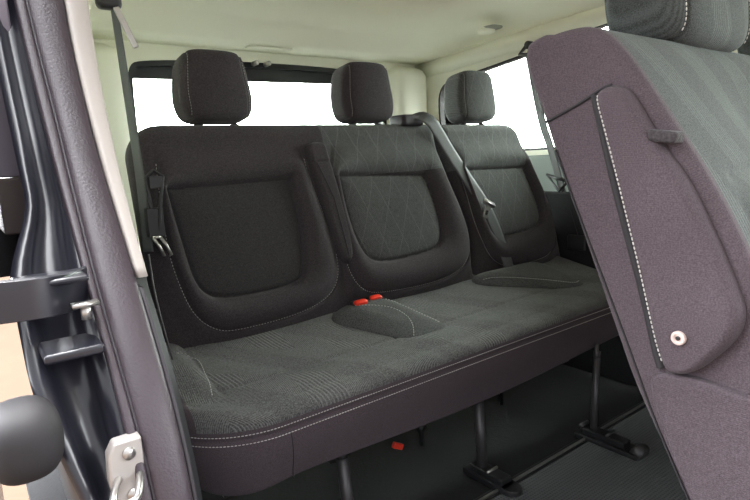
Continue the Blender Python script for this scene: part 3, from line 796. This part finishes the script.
# pillar trims at the two rear corners
def dpillar(name, xa, xb, flip):
    v = []; n = 14; rows = 30
    for j in range(rows):
        z = .60 + (1.335 - .60)*j/(rows-1); cap = math.sqrt(max(0, 1 - max(0, (z - 1.275)/.0605)**2))
        for i in range(n):
            a = math.pi*i/(n-1); cx = (xa + xb)/2; w = (xb - xa)/2*(.55 + .45*cap)
            v.append((cx - w*math.copysign(abs(math.cos(a))**.6, math.cos(a)), YR - .085*cap*max(0, math.sin(a))**.6, z))
    f = grid_faces(n, rows) + [tuple(range((rows-1)*n, rows*n))]
    return struct(mesh(name, v, f, M['cream']))
dpillar('trim_3', -.80, -.505, 0); dpillar('trim_4', .715, .925, 1)
# ceiling: cross section along y, curved down at the sides
ys = list(np.linspace(-1.7, .45, 20)) + [.50, .54, .57, .60, .62, .635, .645, .66, .70, .77]
zr = [1.435]*20 + [1.430, 1.421, 1.408, 1.390, 1.374, 1.364, 1.358, 1.356, 1.352, 1.348]
us = np.linspace(0, 1, 50); v = []
xx = WL - .06 + (WR + .03 - (WL - .06))*us
for y, z in zip(ys, zr):
    for x in xx:
        c = .0
        dr = np.clip((x - (WR - .22))/.22, 0, 1.15); dlf = np.clip(((WL + .16) - x)/.2, 0, 1.2)
        zz = z + (.012 if z > 1.4 else 0)*math.cos((x - .06)*1.5)
        zz -= (.062 if z > 1.4 else .062*max(0, (z - 1.348)/.09))*dr**2 + (.06 if z > 1.4 else 0)*dlf**2
        v.append((x, y, zz))
n0 = len(v); v += [(x, y, 1.50) for (x, y, z) in v]
f = grid_faces(50, len(ys)); f += [tuple(i + n0 for i in q[::-1]) for q in f]
R_ = [i for i in range(50)] + [j*50 + 49 for j in range(1, len(ys))] + [(len(ys)-1)*50 + i for i in range(48, -1, -1)] + [j*50 for j in range(len(ys)-2, 0, -1)]
f += [(R_[i], R_[(i+1) % len(R_)], R_[(i+1) % len(R_)] + n0, R_[i] + n0) for i in range(len(R_))]
struct(mesh('ceiling', v, f, M['headliner']))
# cantrail above the side window
g = Geo(); g.tube([(WR + .012, .77, 1.318), (WR + .012, .5, 1.322), (WR + .012, 0, 1.352), (WR + .012, -.5, 1.385), (WR + .012, -2.3, 1.39)], .040, 16); struct(g.build('trim_5', M['cream']))
# floor
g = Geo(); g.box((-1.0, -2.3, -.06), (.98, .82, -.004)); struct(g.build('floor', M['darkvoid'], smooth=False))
g = Geo(); g.box((-.80, -2.2, -.003), (.88, -.548, .004)); tag(g.build('floor_mat', M['floor'], bevel=.002), 'ribbed dark grey rubber mat on the van floor in front of the bench', 'floor mat')
g = Geo(); g.box((-.80, -.546, -.003), (.88, -.520, .005)); g.box((-.80, -.540, .004), (.88, -.533, .010), mi=1); struct(g.build('trim_6', [M['blackplastic'], M['steel']], bevel=.001))
# small fitting on the rear header, coat hook
g = Geo(); g.box((-.055, .655, 1.345), (.135, .70, 1.352)); hd = g.build('header_bracket', M['cream'], bevel=.002); tag(hd, 'small grey bracket with two screws on the header above the rear window', 'bracket')
for x in (.005, .06):
    s_ = Geo(); s_.cyl((x, .725, 1.300), (x, .762, 1.300), .010, 18); s_.build('screw', M['steel'], hd)
hk = root('coat_hook', (.79, .19, 1.40), 'cream coat hook on the headliner above the far side window', 'hook')
blob('base', (.803, .170, 1.396), .038, .040, .007, simple('shaded_plastic', (.30, .31, .26), .6), hk, e=3, n=14, label='shallow oval base, coloured dark as shade around the hook lip')  # shade of the recess around the hook, put into a darker base colour
blob('hook_lip', (.795, .195, 1.390), .034, .036, .015, M['cream'], hk, e=2.6, n=16)
g = Geo(); c = Vector((.86, -.66, 1.30)); g.tube([c + Vector((.028*math.cos(a), .028*math.sin(a), 0)) for a in np.linspace(0, 2*math.pi, 24, endpoint=False)], .007, 8, closed=True)
g.cyl(c + Vector((0, 0, .02)), c + Vector((0, 0, -.002)), .012, 16)
tag(g.build('ceiling_ring', M['cream_edge']), 'small round ring fitting on the ceiling at the top right', 'ceiling fitting')

# ------------------------------------------------------------------ door aperture on the left
rows = [(-.27, 1.33, -.928, -.915, -.850, -.806), (-.337, 1.172, -.926, -.913, -.862, -.822), (-.427, .986, -.924, -.908, -.865, -.834), (-.498, .890, -.921, -.906, -.865, -.840), (-.583, .785, -.923, -.914, -.865, -.845), (-.640, .722, -.922, -.913, -.865, -.849),
        (-.684, .680, -.921, -.913, -.865, -.850), (-.755, .580, -.918, -.908, -.865, -.85), (-.789, .490, -.918, -.904, -.865, -.85), (-.80, .36, -.918, -.904, -.865, -.85), (-.80, .05, -.918, -.904, -.865, -.85)]
def col(i):
    z = np.array([r[1] for r in rows][::-1]); y = np.array([r[0] for r in rows][::-1]); x = np.array([r[i] for r in rows][::-1])
    return z, y, x
ZZ = np.linspace(.05, 1.33, 90)
def smooth(a, k=9):
    p = np.pad(a, (k, k), mode='edge'); return np.convolve(p, np.ones(2*k+1)/(2*k+1), 'valid')
zz_, yy_, _ = col(2); YS = smooth(np.interp(ZZ, zz_, yy_))
XS = {k: smooth(np.interp(ZZ, *col(i)[::2])) for i, k in ((2, 'A'), (3, 'B'), (4, 'C'), (5, 'D'))}
def strip(xsec, name, mat, zsel=None, **kw):
    """xsec(i) -> closed loop of (x,y) at level i"""
    idx = [i for i in range(len(ZZ)) if zsel is None or zsel(ZZ[i])]
    L = [xsec(i) for i in idx]; n = len(L[0]); v = [(x, y, ZZ[i]) for i, l in zip(idx, L) for x, y in l]
    f = grid_faces(n, len(L), closeu=True) + [tuple(range(n-1, -1, -1)), tuple(range((len(L)-1)*n, len(L)*n))]
    return mesh(name, v, f, mat, **kw)
def sec_round(a, b, y, bulge, depth, n=14, p=.6):
    l = []
    for k in range(n):
        t = math.pi*k/(n-1); l.append(((a+b)/2 - (b-a)/2*math.copysign(abs(math.cos(t))**p, math.cos(t)), y - bulge*max(0, math.sin(t))**p))
    return l + [(b, y + depth), (a, y + depth)]
seal = root('door_seal', (-.89, -.6, .05), 'mauve-black rubber door seal curving down the left of the open doorway', 'door seal')
strip(lambda i: sec_round(XS['B'][i] + .001, XS['C'][i] + .003, YS[i], .014, .02, p=.8), 'bulb', M['rubber'], parent=seal)
strip(lambda i: sec_round(XS['A'][i] - .002, XS['B'][i] - .001, YS[i] + .004, .010, .02), 'outer_lip', M['rubber'], parent=seal)
strip(lambda i: sec_round(XS['B'][i] - .002, XS['B'][i] + .004, YS[i] + .006, .010, .012, n=8), 'groove', M['rubber2'], parent=seal)
struct(strip(lambda i: sec_round(XS['C'][i] + .0035, XS['D'][i], YS[i] - .002, .012, .05, p=.55), 'trim_7', M['cream_edge'], zsel=lambda z: z > .728))
struct(strip(lambda i: sec_round(XS['C'][i] + .003, XS['C'][i] + .010, YS[i] + .008, .010, .05, p=.6), 'trim_8', M['rubber2'], zsel=lambda z: z <= .728))
# inner post filling behind the seal
struct(strip(lambda i: [(-.922, YS[i] + .02), (-.845, YS[i] + .02), (-.83, YS[i] + .30), (-.922, YS[i] + .30)], 'trim_9', M['blackplastic']))
# painted jamb outside the seal
def jamb_y(z): return np.interp(z, ZZ, YS)
JP = np.linspace(.16, 1.34, 70)
def jamb():
    v = []; prof_ = [(-.915, .010), (-.928, .010), (-.938, .018), (-.944, .030), (-.962, .034), (-.972, .030), (-.980, .022), (-.990, .020), (-1.000, .024), (-1.006, .028), (-1.004, .036), (-.985, .080), (-.915, .080)]
    for z in JP:
        y = float(jamb_y(z)); k = float(smoothstep(.95, .80, z))     # lower down the painted step fades into a broad recess
        sh = .025*float(smoothstep(.70, .35, z))
        for x, d in prof_:
            kk = 1 - .42*float(smoothstep(.74, .86, z)) if z > .7 else 1 - .45*float(smoothstep(.66, .42, z))
            v.append((-.915 + (x + .915)*kk, y + d + .02*k*(1 if -.99 < x < -.93 else 0), z))
    n = len(prof_); f = grid_faces(n, len(JP), closeu=True) + [tuple(range(n-1, -1, -1)), tuple(range((len(JP)-1)*n, len(JP)*n))]
    return v, f
v, f = jamb(); j_ = struct(mesh('trim_10', v, f, M['paint']))
# ledge across the jamb
g = Geo()
g.box((-1.006, -.670, .752), (-.925, -.60, .760)); g.box((-.990, -.712, .668), (-.925, -.64, .680), mi=0)
struct(g.build('trim_11', M['paint'], bevel=.004))
# striker
sk = root('door_striker', (-.915, -.76, .49), 'bright metal door striker with a wire loop on the dark painted door jamb', 'door striker')
def at(x, z, d): return (x, float(jamb_y(z)) + d, z)
zc = .532
g = Geo(); g.prism([(-0.946, zc + .028), (-0.938, zc + .042), (-0.908, zc + .042), (-0.908, zc - .035), (-0.944, zc - .035), (-0.948, zc - .005)], 'y', float(jamb_y(zc)) - .002, float(jamb_y(zc)) + .020)
pl = g.build('plate', M['zinc'], sk, bevel=.003)
yl = float(jamb_y(zc))
g = Geo(); g.tube(chaikin([(-0.938, yl, zc - .002), (-0.950, yl - .03, zc - .003), (-0.954, yl - .045, zc - .008), (-0.930, yl - .048, zc - .010), (-0.922, yl - .03, zc - .003), (-0.914, yl, zc - .002)], 2), .0042, 12); g.build('loop', M['steel'], sk)
for dz in (.026, -.026):
    g = Geo(); g.cyl((-0.924, yl, zc + dz), (-0.924, yl - .005, zc + dz), .0075, 18); g.build('screw', M['steel'], pl)

# sliding door, slid back outside the body
dr = root('sliding_door', (-1.06, -.5, .2), 'open sliding door at the far left edge, dark paint with a black rubber bump', 'sliding door')
g = Geo(); g.box((-1.10, -.62, .12), (-1.056, .6, .74)); g.box((-1.06, -.20, .70), (-.958, .6, .80)); g.box((-1.06, -.20, 1.20), (-.958, .6, 1.28)); g.box((-1.06, .52, .80), (-.958, .6, 1.20))
g.box((-1.09, -.62, .70), (-1.05, -.18, 1.28))
g.build('panel', M['paint'], dr, bevel=.010)
g = Geo(); g.box((-.990, -.33, .885), (-.937, .53, 1.24)); g.build('upper_trim', simple('lavender_grey_door_trim', (.22, .19, .23), .8), dr, bevel=.004, label='pale lavender-grey inner trim')
g = Geo(); g.box((-.990, -.33, .79), (-.937, .53, .884)); g.build('lower_trim', simple('taupe_door_trim', (.12, .095, .088), .8), dr, bevel=.004, label='taupe lower inner trim')
blob('rubber_bump', (-1.022, -.735, .600), .038, .05, .043, simple('matte_black_rubber', (.013, .011, .013), .7), dr, e=2.6, n=20)
g = Geo(); g.box((-1.09, -.72, .55), (-1.055, -.60, .64)); g.build('bump_bracket', M['blackplastic'], dr, bevel=.004)
g = Geo(); L = chaikin([(-1.075, -.66, .735), (-1.02, -.675, .735), (-.975, -.672, .732), (-.945, -.65, .730), (-.92, -.62, .730)], 3)
vv = []; P_ = np.array(L)
for p in P_:
    for dz, dy in ((.024, -.003), (-.024, -.003), (-.026, .004), (.026, .004)): vv.append((p[0], p[1] + dy, p[2] + dz + .008))
g.add(vv, grid_faces(4, len(P_), closeu=True) + [(3, 2, 1, 0), tuple(range(4*len(P_)-4, 4*len(P_)))]); 
arm2 = g.build('hinge_arm', M['paint'], dr, bevel=.002, label='curved glossy metal arm reaching to the door jamb')
g = Geo(); g.cyl((-.935, -.672, .705), (-.935, -.672, .722), .006, 12); g.box((-.950, -.682, .722), (-.92, -.665, .727)); g.build('bolt', M['steel'], arm2)

# outside ground
g = Geo(); g.box((-14, -8, -.62), (14, 16, -.50)); tag_ = g.build('ground', M['ground'], smooth=False); struct(tag_)

# ------------------------------------------------------------------ camera
MC = Matrix(((0.7969354882183328, -0.1369231442844921, 0.5883416355974269), (-0.6020514886157456, -0.10059315608130957, 0.7920953364369506), (-0.04927304205924497, -0.9854608411848993, -0.16260103879550838)))
cam = D.cameras.new('camera'); co = D.objects.new('camera', cam); COL.objects.link(co)
R3 = Matrix((( MC[0][0], -MC[0][1], -MC[0][2]), (MC[1][0], -MC[1][1], -MC[1][2]), (MC[2][0], -MC[2][1], -MC[2][2])))
co.matrix_world = Matrix.Translation((-1.04134, -1.42900, .88492)) @ R3.to_4x4()
cam.sensor_width = 36; cam.lens = 550/750*36; cam.clip_start = .02
bpy.context.scene.camera = co

# ------------------------------------------------------------------ light
W = D.worlds.new('world'); bpy.context.scene.world = W; W.use_nodes = True
bg = W.node_tree.nodes['Background']
tc = W.node_tree.nodes.new('ShaderNodeTexCoord'); sp = W.node_tree.nodes.new('ShaderNodeSeparateXYZ'); cr = W.node_tree.nodes.new('ShaderNodeValToRGB')
dp = W.node_tree.nodes.new('ShaderNodeVectorMath'); dp.operation = 'DOT_PRODUCT'; dp.inputs[1].default_value = (.60, .79, .12)
W.node_tree.links.new(tc.outputs['Generated'], dp.inputs[0]); mr = W.node_tree.nodes.new('ShaderNodeMapRange')
W.node_tree.links.new(dp.outputs['Value'], mr.inputs[0])
mr.inputs[1].default_value = -.45; mr.inputs[2].default_value = .7; mr.inputs[3].default_value = .75; mr.inputs[4].default_value = 21
W.node_tree.links.new(mr.outputs[0], bg.inputs['Strength'])
bg.inputs['Color'].default_value = (.95, .97, 1, 1)
sun = D.lights.new('sun', 'SUN'); sun.energy = 7; sun.angle = math.radians(25); sun.color = (1, .96, .93)
so = D.objects.new('sun', sun); COL.objects.link(so); so.rotation_euler = (math.radians(-32), 0, math.radians(-25))

sc = bpy.context.scene
sc.view_settings.view_transform = 'Standard'; sc.view_settings.look = 'None'; sc.view_settings.exposure = 1.0; sc.view_settings.gamma = 1
sc.view_settings.use_curve_mapping = False
sc.cycles.max_bounces = 10; sc.cycles.diffuse_bounces = 6; sc.cycles.transparent_max_bounces = 12
